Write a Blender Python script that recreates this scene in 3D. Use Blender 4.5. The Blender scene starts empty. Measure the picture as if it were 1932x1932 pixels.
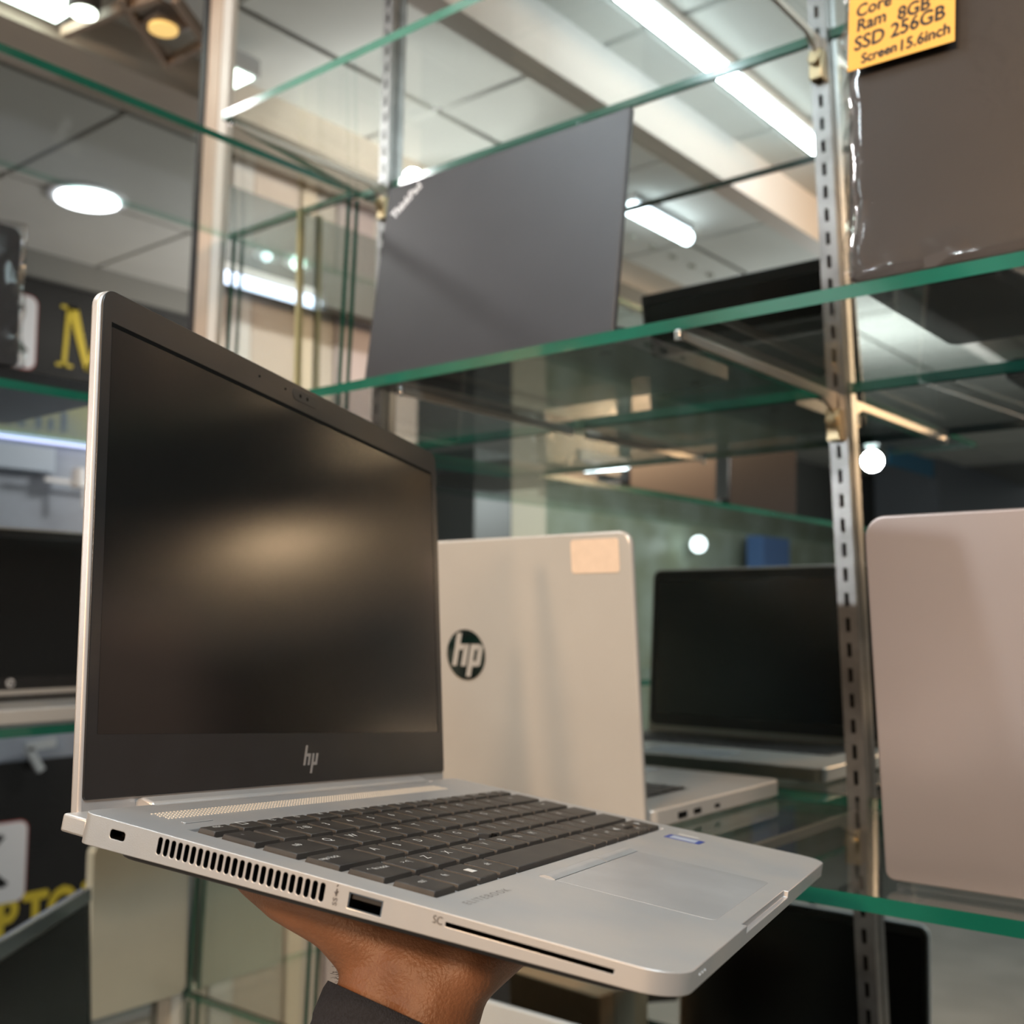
import bpy, bmesh, math, random
from mathutils import Matrix, Vector, noise
random.seed(7)
scene = bpy.context.scene
C = scene.collection

# ------------------------------------------------------------------ camera
F = 2080.0                                   # focal length in pixels of the 1932 px frame
RX = Vector((0.77684462, 0.62968477, 0.00308511))      # camera right in the world
RD = Vector((-0.05865687, 0.07724157, -0.99528544))    # camera down
RF = Vector((-0.62695439, 0.77300118, 0.09694003))     # camera forward
cam_d = bpy.data.cameras.new('camera')
cam_d.sensor_width = 36.0
cam_d.lens = 36.0 * F / 1932.0
cam_d.clip_start = 0.02
cam_d.dof.use_dof = True
cam_d.dof.focus_distance = 0.45
cam_d.dof.aperture_fstop = 11.0
cam = bpy.data.objects.new('camera', cam_d)
C.objects.link(cam)
cam.matrix_world = Matrix((
    (RX.x, -RD.x, -RF.x, 0), (RX.y, -RD.y, -RF.y, 0), (RX.z, -RD.z, -RF.z, 0), (0, 0, 0, 1)))
scene.camera = cam

# ------------------------------------------------------------------ world, light, exposure
w = bpy.data.worlds.new('world')
scene.world = w
w.use_nodes = True
w.node_tree.nodes['Background'].inputs[0].default_value = (0.82, 0.86, 0.84, 1)
w.node_tree.nodes['Background'].inputs[1].default_value = 0.20
scene.view_settings.view_transform = 'Standard'
scene.view_settings.look = 'None'
scene.view_settings.exposure = 0.0
scene.view_settings.gamma = 1.0
scene.view_settings.use_curve_mapping = False
scene.cycles.max_bounces = 14
scene.cycles.glossy_bounces = 8
scene.cycles.transparent_max_bounces = 40
scene.cycles.caustics_reflective = False
scene.cycles.caustics_refractive = False
scene.cycles.sample_clamp_indirect = 4.0


def area(name, loc, target, size, power, col):
    l = bpy.data.lights.new(name, 'AREA')
    l.shape = 'DISK'
    l.size = size
    l.energy = power
    l.color = col
    o = bpy.data.objects.new(name, l)
    C.objects.link(o)
    o.location = loc
    o.rotation_euler = (Vector(target) - Vector(loc)).to_track_quat('-Z', 'Y').to_euler()
    return o


WARM = (1.0, 0.66, 0.40)
COOL = (0.80, 0.93, 1.0)
# warm spots of the shop, behind the photographer; the cool tubes are built further down
area('cool_fill', (0.45, 0.05, 1.20), (0.1, 0.2, -1.0), 0.5, 20, COOL)  # added overhead fill, out of view, brightens the palm rest
area('warm_spot', (0.68, -2.10, 0.80), (-0.40, 0.5, 0.0), 0.26, 15, WARM)
area('warm_spot', (0.14, -1.90, 1.00), (-0.40, 0.5, 0.0), 0.18, 36, WARM)
area('warm_spot', (0.10, -0.95, 1.16), (-0.35, 0.45, -0.05), 0.12, 9, WARM)


def lamp(name, loc, r, power, col):
    l = bpy.data.lights.new(name, 'POINT')
    l.shadow_soft_size = r
    l.energy = power
    l.color = col
    o = bpy.data.objects.new(name, l)
    C.objects.link(o)
    o.location = loc


lamp('aisle_light', (-2.75, 2.95, 0.75), 0.10, 42, (1.0, 0.97, 0.92))      # unseen, added to lift the ceiling; the next two are lamps in the mirror
lamp('aisle_light', (-1.75, -2.48, 0.68), 0.040, 48, (0.92, 0.98, 1.0))
lamp('aisle_light', (-1.86, 0.23, 1.09), 0.022, 10, (0.95, 0.95, 0.95))

# ------------------------------------------------------------------ pixel helpers (direction only; distance from the plane touched)
def ray(x, y):
    a = (x - 966) / F
    b = (y - 966) / F
    return RX * a + RD * b + RF
def onX(x, y, X):
    r = ray(x, y)
    return r * (X / r.x)
def onY(x, y, Y):
    r = ray(x, y)
    return r * (Y / r.y)
def onZ(x, y, Z):
    r = ray(x, y)
    return r * (Z / r.z)
MY = 1.064                                   # plane of the wall mirror
def unmirror(p):
    return Vector((p.x, 2 * MY - p.y, p.z))
def vX(x, y, X): return unmirror(onX(x, y, X))       # a thing seen in the mirror, on the real plane x = X
def vZ(x, y, Z): return unmirror(onZ(x, y, Z))

# ------------------------------------------------------------------ materials
MATS = {}
def mat(name, col, rough=0.5, metal=0.0, spec=0.5, noise_amt=0.0, noise_scale=40.0, bump=0.0, bump_scale=400.0, coat=0.0, col2=None, emit=None, estr=0.0):
    if name in MATS: return MATS[name]
    m = bpy.data.materials.new(name)
    m.use_nodes = True
    nt = m.node_tree
    b = nt.nodes['Principled BSDF']
    b.inputs['Base Color'].default_value = (*col, 1)
    b.inputs['Roughness'].default_value = rough
    b.inputs['Metallic'].default_value = metal
    b.inputs['Specular IOR Level'].default_value = spec
    b.inputs['Coat Weight'].default_value = coat
    if emit:
        b.inputs['Emission Color'].default_value = (*emit, 1)
        b.inputs['Emission Strength'].default_value = estr
    if noise_amt or col2 or bump:
        tc = nt.nodes.new('ShaderNodeTexCoord')
        if noise_amt or col2:
            n = nt.nodes.new('ShaderNodeTexNoise')
            n.inputs['Scale'].default_value = noise_scale
            n.inputs['Detail'].default_value = 5
            nt.links.new(tc.outputs['Object'], n.inputs['Vector'])
            mx = nt.nodes.new('ShaderNodeMix')
            mx.data_type = 'RGBA'
            c2 = col2 if col2 else tuple(max(0, min(1, c * (1 - noise_amt))) for c in col)
            mx.inputs['A'].default_value = (*col, 1)
            mx.inputs['B'].default_value = (*c2, 1)
            rp = nt.nodes.new('ShaderNodeMapRange')
            rp.inputs['From Min'].default_value = 0.35
            rp.inputs['From Max'].default_value = 0.65
            nt.links.new(n.outputs['Fac'], rp.inputs['Value'])
            nt.links.new(rp.outputs['Result'], mx.inputs['Factor'])
            nt.links.new(mx.outputs['Result'], b.inputs['Base Color'])
        if bump:
            n2 = nt.nodes.new('ShaderNodeTexNoise')
            n2.inputs['Scale'].default_value = bump_scale
            nt.links.new(tc.outputs['Object'], n2.inputs['Vector'])
            bp = nt.nodes.new('ShaderNodeBump')
            bp.inputs['Strength'].default_value = bump
            bp.inputs['Distance'].default_value = 0.002
            nt.links.new(n2.outputs['Fac'], bp.inputs['Height'])
            nt.links.new(bp.outputs['Normal'], b.inputs['Normal'])
    MATS[name] = m
    return m

def glass(name, tint, rough=0.0, ior=1.5):
    if name in MATS: return MATS[name]
    m = bpy.data.materials.new(name)
    m.use_nodes = True
    nt = m.node_tree
    nt.nodes.clear()
    out = nt.nodes.new('ShaderNodeOutputMaterial')
    mix = nt.nodes.new('ShaderNodeMixShader')
    tr = nt.nodes.new('ShaderNodeBsdfTransparent')
    gl = nt.nodes.new('ShaderNodeBsdfGlossy')
    fr = nt.nodes.new('ShaderNodeFresnel')
    geo = nt.nodes.new('ShaderNodeNewGeometry')       # same reflectance on both faces of the pane
    io = nt.nodes.new('ShaderNodeMapRange')
    io.inputs['To Min'].default_value = ior
    io.inputs['To Max'].default_value = 1.0 / ior
    nt.links.new(geo.outputs['Backfacing'], io.inputs['Value'])
    nt.links.new(io.outputs['Result'], fr.inputs['IOR'])
    tr.inputs['Color'].default_value = (*tint, 1)
    gl.inputs['Roughness'].default_value = rough
    nt.links.new(fr.outputs['Fac'], mix.inputs['Fac'])
    nt.links.new(tr.outputs['BSDF'], mix.inputs[1])
    nt.links.new(gl.outputs['BSDF'], mix.inputs[2])
    nt.links.new(mix.outputs['Shader'], out.inputs['Surface'])
    MATS[name] = m
    return m

def film(name):
    m = bpy.data.materials.new(name)
    m.use_nodes = True
    nt = m.node_tree
    nt.nodes.clear()
    out = nt.nodes.new('ShaderNodeOutputMaterial')
    mix = nt.nodes.new('ShaderNodeMixShader')
    tr = nt.nodes.new('ShaderNodeBsdfTransparent')
    gl = nt.nodes.new('ShaderNodeBsdfGlossy')
    lw = nt.nodes.new('ShaderNodeLayerWeight')
    lw.inputs['Blend'].default_value = 0.25
    mr = nt.nodes.new('ShaderNodeMapRange')
    mr.inputs['To Min'].default_value = 0.02
    mr.inputs['To Max'].default_value = 0.75
    tc = nt.nodes.new('ShaderNodeTexCoord')
    n = nt.nodes.new('ShaderNodeTexNoise')
    n.inputs['Scale'].default_value = 55
    n.inputs['Distortion'].default_value = 1.5
    bp = nt.nodes.new('ShaderNodeBump')
    bp.inputs['Strength'].default_value = 0.12
    bp.inputs['Distance'].default_value = 0.002
    nt.links.new(tc.outputs['Object'], n.inputs['Vector'])
    nt.links.new(n.outputs['Fac'], bp.inputs['Height'])
    nt.links.new(bp.outputs['Normal'], gl.inputs['Normal'])
    gl.inputs['Roughness'].default_value = 0.08
    tr.inputs['Color'].default_value = (0.95, 0.95, 0.95, 1)
    nt.links.new(lw.outputs['Facing'], mr.inputs['Value'])
    nt.links.new(mr.outputs['Result'], mix.inputs['Fac'])
    nt.links.new(tr.outputs['BSDF'], mix.inputs[1])
    nt.links.new(gl.outputs['BSDF'], mix.inputs[2])
    nt.links.new(mix.outputs['Shader'], out.inputs['Surface'])
    MATS[name] = m
    return m

ALU = mat('brushed_aluminium', (0.58, 0.56, 0.54), 0.40, 0.55, noise_amt=0.12, noise_scale=13, col2=(0.47, 0.49, 0.51), bump=0.06, bump_scale=2500)
ALU_SIDE = mat('aluminium_lid', (0.58, 0.56, 0.55), 0.40, 0.5, noise_amt=0.08, noise_scale=25, bump=0.05, bump_scale=2500)
PADM = mat('touchpad_grey', (0.40, 0.41, 0.42), 0.33, 0.2, noise_amt=0.15, noise_scale=30)
KEYM = mat('key_black', (0.020, 0.018, 0.017), 0.48, noise_amt=0.35, noise_scale=60, col2=(0.035, 0.031, 0.027))
LEGM = mat('key_legend_white', (0.62, 0.62, 0.60), 0.5)
BEZM = mat('bezel_black', (0.017, 0.017, 0.018), 0.30, noise_amt=0.2)
SCRM = mat('screen_matte_black', (0.006, 0.0055, 0.0055), 0.20, spec=0.6)
BLACK = mat('cavity_black', (0.003, 0.003, 0.003), 0.7, spec=0.08)
RUBBER = mat('base_cover_dark', (0.030, 0.028, 0.027), 0.5)
CHROME = mat('polished_metal', (0.75, 0.75, 0.76), 0.08, 1.0)
STEEL = mat('zinc_steel', (0.36, 0.355, 0.35), 0.34, 1.0, noise_amt=0.3, noise_scale=35)
GLASS = glass('shelf_glass', (0.968, 0.985, 0.978))
EDGE = mat('glass_edge_green', (0.008, 0.135, 0.090), 0.12, spec=0.6, noise_amt=0.35, noise_scale=8, coat=0.3)
EDGE2 = mat('glass_edge_pale', (0.09, 0.27, 0.21), 0.12, spec=0.6, noise_amt=0.3, noise_scale=8)
SILVER2 = mat('silver_plastic', (0.60, 0.56, 0.51), 0.26, 0.25, noise_amt=0.06, noise_scale=9)

# ------------------------------------------------------------------ mesh helpers
class MB:
    def __init__(s): s.v = []; s.f = []; s.m = []
    def add(s, vs, fs, mi=0):
        b = len(s.v)
        s.v += [tuple(x) for x in vs]
        s.f += [tuple(i + b for i in f) for f in fs]
        s.m += [mi] * len(fs)
    def box(s, x0, y0, z0, x1, y1, z1, mi=0, M=None):
        vs = [Vector(p) for p in ((x0, y0, z0), (x1, y0, z0), (x1, y1, z0), (x0, y1, z0), (x0, y0, z1), (x1, y0, z1), (x1, y1, z1), (x0, y1, z1))]
        if M: vs = [M @ p for p in vs]
        s.add(vs, ((0, 3, 2, 1), (4, 5, 6, 7), (0, 1, 5, 4), (1, 2, 6, 5), (2, 3, 7, 6), (3, 0, 4, 7)), mi)
    def prism(s, poly, z0, z1, mi=0, M=None, side_mi=None):
        n = len(poly)
        f0 = z0 if callable(z0) else (lambda x, y: z0)
        f1 = z1 if callable(z1) else (lambda x, y: z1)
        vs = [Vector((x, y, f0(x, y))) for x, y in poly] + [Vector((x, y, f1(x, y))) for x, y in poly]
        if M: vs = [M @ p for p in vs]
        b = len(s.v)
        s.v += [tuple(p) for p in vs]
        s.f += [tuple(b + i for i in reversed(range(n))), tuple(b + n + i for i in range(n))]
        s.m += [mi, mi]
        for i in range(n):
            j = (i + 1) % n
            s.f.append((b + i, b + j, b + n + j, b + n + i))
            s.m.append(mi if side_mi is None else side_mi)
    def bar(s, a, b, w, h=None, up=Vector((0, 0, 1)), mi=0):
        a = Vector(a); b = Vector(b); h = h or w
        d = (b - a).normalized()
        if abs(d.dot(up)) > 0.98: up = Vector((1, 0, 0))
        u = d.cross(up).normalized(); t = u.cross(d)
        vs = []
        for p in (a, b):
            for i, j in ((-1, -1), (1, -1), (1, 1), (-1, 1)): vs.append(p + u * (i * w / 2) + t * (j * h / 2))
        s.add(vs, ((0, 1, 2, 3), (7, 6, 5, 4), (0, 4, 5, 1), (1, 5, 6, 2), (2, 6, 7, 3), (3, 7, 4, 0)), mi)
    def cyl(s, a, b, r0, r1=None, n=20, mi=0):
        a = Vector(a); b = Vector(b); r1 = r0 if r1 is None else r1
        d = (b - a).normalized()
        u = d.orthogonal().normalized(); t = d.cross(u)
        vs = []
        for p, r in ((a, r0), (b, r1)):
            for i in range(n):
                q = 2 * math.pi * i / n
                vs.append(p + u * (math.cos(q) * r) + t * (math.sin(q) * r))
        fs = [tuple(reversed(range(n))), tuple(range(n, 2 * n))]
        for i in range(n):
            j = (i + 1) % n
            fs.append((i, j, n + j, n + i))
        s.add(vs, fs, mi)
    def build(s, name, mats, parent=None, bevel=0.0, smooth=True, seg=2, M=None):
        me = bpy.data.meshes.new(name)
        me.from_pydata(s.v, [], s.f)
        if not isinstance(mats, (list, tuple)): mats = [mats]
        for m in mats: me.materials.append(m)
        me.polygons.foreach_set('material_index', s.m)
        bm = bmesh.new(); bm.from_mesh(me)
        bmesh.ops.recalc_face_normals(bm, faces=bm.faces)
        bm.to_mesh(me); bm.free()
        o = bpy.data.objects.new(name, me)
        C.objects.link(o)
        if parent: o.parent = parent
        if M is not None: o.matrix_local = M
        if smooth:
            me.shade_smooth()
            me.set_sharp_from_angle(angle=math.radians(35))
        if bevel:
            md = o.modifiers.new('bevel', 'BEVEL')
            md.width = bevel; md.segments = seg; md.limit_method = 'ANGLE'; md.angle_limit = math.radians(35)
        return o

def rr(x0, y0, x1, y1, r, seg=6):
    if not isinstance(r, (list, tuple)): r = [r] * 4
    out = []
    for (cx, cy, a0, q) in ((x1, y1, 0, r[0]), (x0, y1, 90, r[1]), (x0, y0, 180, r[2]), (x1, y0, 270, r[3])):
        sx = -1 if cx == x1 else 1
        sy = -1 if cy == y1 else 1
        if q <= 0:
            out.append((cx, cy)); continue
        for i in range(seg + 1):
            a = math.radians(a0 + 90 * i / seg)
            out.append((cx + sx * q + math.cos(a) * q, cy + sy * q + math.sin(a) * q))
    return out

def tag(o, label=None, cat=None, group=None, kind=None):
    if label: o['label'] = label
    if cat: o['category'] = cat
    if group: o['group'] = group
    if kind: o['kind'] = kind
    return o
def thing(name, label, cat, M=None, group=None):
    o = bpy.data.objects.new(name, None)
    o.empty_display_size = 0.05
    C.objects.link(o)
    if M is not None: o.matrix_world = M
    return tag(o, label, cat, group)
def frame(o, x, y, z):
    return Matrix(((x[0], y[0], z[0], o[0]), (x[1], y[1], z[1], o[1]), (x[2], y[2], z[2], o[2]), (0, 0, 0, 1)))
GLY = {}
def glyphs(body, shear=0.0, space=1.0):
    k = (body, shear, space)
    if k not in GLY:
        cu = bpy.data.curves.new('txt', 'FONT')
        cu.body = body; cu.size = 1.0; cu.align_x = 'CENTER'; cu.align_y = 'CENTER'; cu.resolution_u = 3
        cu.shear = shear; cu.space_character = space
        o = bpy.data.objects.new('txt', cu)
        C.objects.link(o)
        me = bpy.data.meshes.new_from_object(o.evaluated_get(bpy.context.evaluated_depsgraph_get()))
        GLY[k] = ([v.co.copy() for v in me.vertices], [tuple(p.vertices) for p in me.polygons])
        bpy.data.objects.remove(o)
        bpy.data.curves.remove(cu)
        bpy.data.meshes.remove(me)
    return GLY[k]
def text(name, body, sx, sy, M, m, parent=None, shear=0.0, space=1.0, bold=0.0, jitter=0.0):
    vs, fs = glyphs(body, shear, space)
    b = MB()
    offs = [(0, 0)] if not bold else [(-bold, 0), (bold, 0), (0, bold), (0, -bold)]
    for k, (dx, dy) in enumerate(offs):
        b.add([Vector((v.x * sx + dx, v.y * sy + dy, k * 0.00001)) for v in vs], fs)
    return b.build(name, m, parent, smooth=False, M=M)

# ------------------------------------------------------------------ levels of the glass shelving
ZU, ZM, ZL, ZB = 0.6155, 0.2375, -0.171, -0.585       # long run, in front of the mirror
YU, YM, YLO = 0.780, 0.744, 0.690                     # its front edges
WF, WB = -1.154, -1.456                               # side run: front and back edge in x
WU, WM, WL, WBT = 0.6225, 0.2550, -0.116, -0.575
TH = 0.010
FLOOR, CEIL = -1.45, 1.25

# ================================================================== STRUCTURE
b = MB(); b.box(-8, -9, FLOOR - 0.05, 4, 7, FLOOR)
tag(b.build('floor', mat('floor_tile', (0.42, 0.40, 0.37), 0.25, noise_amt=0.2, noise_scale=3)), kind='structure')
ceil = MB(); ceil.box(-8, -9, CEIL + 0.012, 4, 7, CEIL + 0.06)
ceil = tag(ceil.build('ceiling', mat('ceiling_grid_grey', (0.16, 0.155, 0.145), 0.7)), kind='structure')
b = MB(); b.box(-0.296, -0.296, 0.0, 0.296, 0.296, 0.014)
tile = b.build('tile', mat('ceiling_tile', (0.60, 0.59, 0.55), 0.8, noise_amt=0.06, noise_scale=4, bump=0.1, bump_scale=60), ceil)
first = True
for i in range(12):
    for j in range(18):
        t = tile
        if not first:
            t = tile.copy(); C.objects.link(t); t.parent = ceil
        first = False
        t.location = (-6.98 + 0.61 * i, -6.8 + 0.61 * j, CEIL)
# the mirror wall behind the long run
MIRM = mat('mirror_silver', (0.86, 0.90, 0.88), 0.0, 1.0)
def mirror_left(z): return -1.516 - 0.036 * (1.047 - z)
b = MB()
b.add([(mirror_left(1.2), MY, 1.2), (1.6, MY, 1.2), (1.6, MY, -1.3), (mirror_left(-1.3), MY, -1.3),
       (mirror_left(1.2), MY + .006, 1.2), (1.6, MY + .006, 1.2), (1.6, MY + .006, -1.3), (mirror_left(-1.3), MY + .006, -1.3)],
      ((3, 2, 1, 0), (4, 5, 6, 7), (0, 1, 5, 4), (1, 2, 6, 5), (2, 3, 7, 6), (3, 0, 4, 7)))
tag(b.build('mirror_panel', MIRM, smooth=False), 'tall wall mirror behind the long run of glass shelves', 'mirror')
b = MB(); b.box(-1.52, MY + 0.012, FLOOR, 1.6, MY + 0.12, CEIL + 0.01)
tag(b.build('wall_back', mat('wall_board', (0.5, 0.47, 0.42), 0.7)), kind='structure')
# posts that close the mirror at its left end
def lean_post(name, x0, x1, y0, y1, m, dx=0.0):
    b = MB()
    P = []
    for z in (-1.3, 1.2):
        e = mirror_left(z) + dx
        P += [(e + x0, y0, z), (e + x1, y0, z), (e + x1, y1, z), (e + x0, y1, z)]
    b.add(P, ((3, 2, 1, 0), (4, 5, 6, 7), (0, 1, 5, 4), (1, 2, 6, 5), (2, 3, 7, 6), (3, 0, 4, 7)))
    return tag(b.build(name, m, smooth=False), kind='structure')
lean_post('trim_1', -0.014, 0.0, MY - 0.012, MY + 0.012, mat('gasket_black', (0.02, 0.02, 0.022), 0.5))
lean_post('trim_2', 0.0, 0.034, MY - 0.008, MY + 0.004, mat('trim_beige', (0.62, 0.50, 0.40), 0.4, noise_amt=0.2, noise_scale=6))
lean_post('trim_3', 0.034, 0.058, MY - 0.006, MY + 0.002, mat('trim_white', (0.72, 0.70, 0.66), 0.35))

# ================================================================== GLASS SHELVES
THIN = glass('glass_edge_thin', (0.62, 0.80, 0.74))
def shelf(poly, z, label, pale=False, group='glass shelves', back_thin=False):
    b = MB()
    b.prism(poly, z - TH, z, 0, side_mi=1)
    if back_thin: b.m[-1] = 2
    return tag(b.build('glass_shelf', [GLASS, EDGE2 if pale else EDGE, THIN], smooth=False), label, 'shelf', group)
XR = 0.62
shelf([(-1.145, MY - 0.003), (-1.09, YU), (XR, YU), (XR, MY - 0.003)], ZU, 'top glass shelf in front of the mirror, above the small black laptop', True)
shelf([(-1.145, MY - 0.003), (-1.12, YM), (XR, YM), (XR, MY - 0.003)], ZM, 'middle glass shelf in front of the mirror, carrying the small black laptop')
shelf([(-1.145, MY - 0.003), (-1.12, YLO), (XR, YLO), (XR, MY - 0.003)], ZL, 'lower glass shelf under the silver laptop with the round logo')
shelf([(-1.145, MY - 0.003), (-1.12, YLO), (XR, YLO), (XR, MY - 0.003)], ZB, 'bottom glass shelf in front of the mirror, seen mostly in the mirror')
for z, lab in ((WU, 'top glass shelf of the side run, corner above the held laptop lid'), (WM, 'middle glass shelf of the side run, just above the open laptop at the left edge'),
               (WL, 'glass shelf of the side run under the open laptop at the left edge'), (WBT, 'bottom glass shelf of the side run under the wrapped tilted laptop')):
    wb = WB if z != WBT else -1.53
    shelf([(wb, -1.9), (WF, -1.9), (WF, MY - 0.003), (wb, MY - 0.003)], z, lab, back_thin=True)
# upright glass pane that closes the side run at the mirror
b = MB()
def gx(z): return -1.163 - 0.05 * (0.619 - z)
for z0, z1 in ((-1.25, WBT - TH), (WBT, WL - TH), (WL, WM - TH), (WM, WU - TH)):
    pts = []
    for z in (z0 + 0.001, z1 - 0.001):
        for y in (MY - 0.012, MY - 0.004):
            pts += [(gx(z) - 0.27, y, z), (gx(z), y, z)]
    b.add([pts[i] for i in (0, 1, 3, 2, 4, 5, 7, 6)], ((0, 3, 2, 1), (4, 5, 6, 7), (0, 1, 5, 4), (2, 3, 7, 6)), 0)
    b.add([pts[i] for i in (1, 3, 7, 5)], ((0, 1, 2, 3),), 1)
    b.add([pts[i] for i in (0, 2, 6, 4)], ((0, 1, 2, 3),), 1)
tag(b.build('glass_end_pane', [GLASS, EDGE], smooth=False), 'upright glass pane with green edge where side shelves meet the mirror', 'glass pane')
for z0, z1, lab in ((WM + 0.001, WU - TH - 0.001, 'narrow upright glass strip with an amber highlight painted on its edge in the upper corner'),):
    b = MB(); b.box(-1.262, MY - 0.022, z0, -1.255, MY - 0.013, z1, 1)
    tag(b.build('glass_strip', [GLASS, mat('glass_edge_highlight', (0.42, 0.40, 0.22), 0.1, coat=0.5)], smooth=False), lab, 'glass pane')  # warm highlight of the polished edge is put into its colour

# ================================================================== SLOTTED UPRIGHTS AND BRACKETS
def upright(xs, label, z0=-1.1, z1=1.15, wdt=0.019):
    t = thing('slotted_upright', label, 'upright', frame((xs(z0), MY - 0.0015, z0), (1, 0, 0), (0, 1, 0), (0, 0, 1)), 'slotted shelf uprights')
    h = z1 - z0
    sl = (xs(z1) - xs(z0)) / h
    S = Matrix(((1, 0, sl, 0), (0, 1, 0, 0), (0, 0, 1, 0), (0, 0, 0, 1)))
    b = MB()
    hw = wdt / 2
    b.box(-hw, -0.012, 0, -hw + 0.0015, 0, h, 0, S); b.box(hw - 0.0015, -0.012, 0, hw, 0, h, 0, S)
    b.box(-hw, -0.0125, 0, -0.0022, -0.0105, h, 0, S); b.box(0.0022, -0.0125, 0, hw, -0.0105, h, 0, S)
    z = 0.0
    while z < h:                                    # rungs between the slots
        b.box(-0.0022, -0.0125, z, 0.0022, -0.0105, z + 0.011, 0, S)
        z += 0.0245
    b.build('slotted_channel', STEEL, t, smooth=False)
    b = MB(); b.box(-hw + 0.0015, -0.0015, 0, hw - 0.0015, -0.0005, h, 0, S)
    b.build('channel_back', BLACK, t, smooth=False)
    return t
upright(lambda z: -0.418 - 0.0266 * (z + 0.366), 'slotted steel upright in front of the mirror beside the grey laptop lid')
upright(lambda z: -1.0935 + 0.02 * (z - 0.292), 'slotted steel upright near the corner, left of the small black laptop')
def bracket(x, y1, z, label, clip=True):
    t = thing('shelf_bracket', label, 'bracket', Matrix.Translation((x, MY - 0.014, z - TH)), 'shelf brackets')
    L = y1 - (MY - 0.014)
    b = MB()
    b.prism([(0, -0.0005), (L, -0.0005), (L, -0.006), (L * 0.85, -0.008), (L * 0.12, -0.009), (0.0, -0.026 if clip else -0.010)], -0.002, 0.002, 0, Matrix(((0, 0, 1, 0), (1, 0, 0, 0), (0, 1, 0, 0), (0, 0, 0, 1))))
    b.build('arm', mat('bracket_steel', (0.66, 0.58, 0.50), 0.3, 0.8), t, bevel=0.0006)
    b = MB(); b.box(-0.003, L - 0.004, -0.009, 0.003, L, 0.0)
    b.build('end_stop', CHROME, t, bevel=0.001)
    if not clip: return
    b = MB(); b.box(-0.007, -0.01, -0.05, 0.007, 0.0, -0.018); b.cyl((0, -0.016, -0.03), (0, -0.005, -0.03), 0.006)
    b.build('clip', mat('brass_clip', (0.45, 0.36, 0.22), 0.3, 0.9), t, bevel=0.001)
for x, y1, z, lab in ((-0.434, YM - 0.0, ZM, 'steel bracket arm under the middle shelf at the right upright'),
                      (-0.76, YM + 0.02, ZM, 'steel bracket arm under the base of the small black laptop'),
                      (-0.443, YU + 0.01, ZU, 'steel bracket arm under the top shelf at the right upright'),
                      (-1.082, YU + 0.01, ZU, 'steel bracket arm under the top shelf near the corner'),
                      (-0.425, YLO + 0.02, ZL, 'steel bracket arm under the lower shelf at the right upright')):
    bracket(x, y1, z, lab, x != -0.76)

# ================================================================== LOGOS
def para(b, x0, x1, y0, y1, s, sl, z, mi=0, h=0.0002):
    b.prism([((x0 + sl * y0) * s, y0 * s), ((x1 + sl * y0) * s, y0 * s), ((x1 + sl * y1) * s, y1 * s), ((x0 + sl * y1) * s, y1 * s)], z, z + h, mi)
def round_logo(M, parent, r, disc_m, let_m, name='round_logo'):
    b = MB()
    b.prism([(r * math.cos(i * math.pi / 24), r * math.sin(i * math.pi / 24)) for i in range(48)], 0, 0.0006)
    d = b.build(name, disc_m, parent, M=M)
    b = MB()
    for a in ((-.62, -.38, -.45, .86), (-.38, -.05, .2, .42), (-.15, .1, -.45, .42), (.2, .44, -.86, .42), (.44, .7, .2, .42), (.6, .84, -.42, .36), (.44, .74, -.45, -.24)):
        para(b, *a, r, 0.27, 0.0006)
    b.build('logo_letters', let_m, d, smooth=False)
    return d

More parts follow.
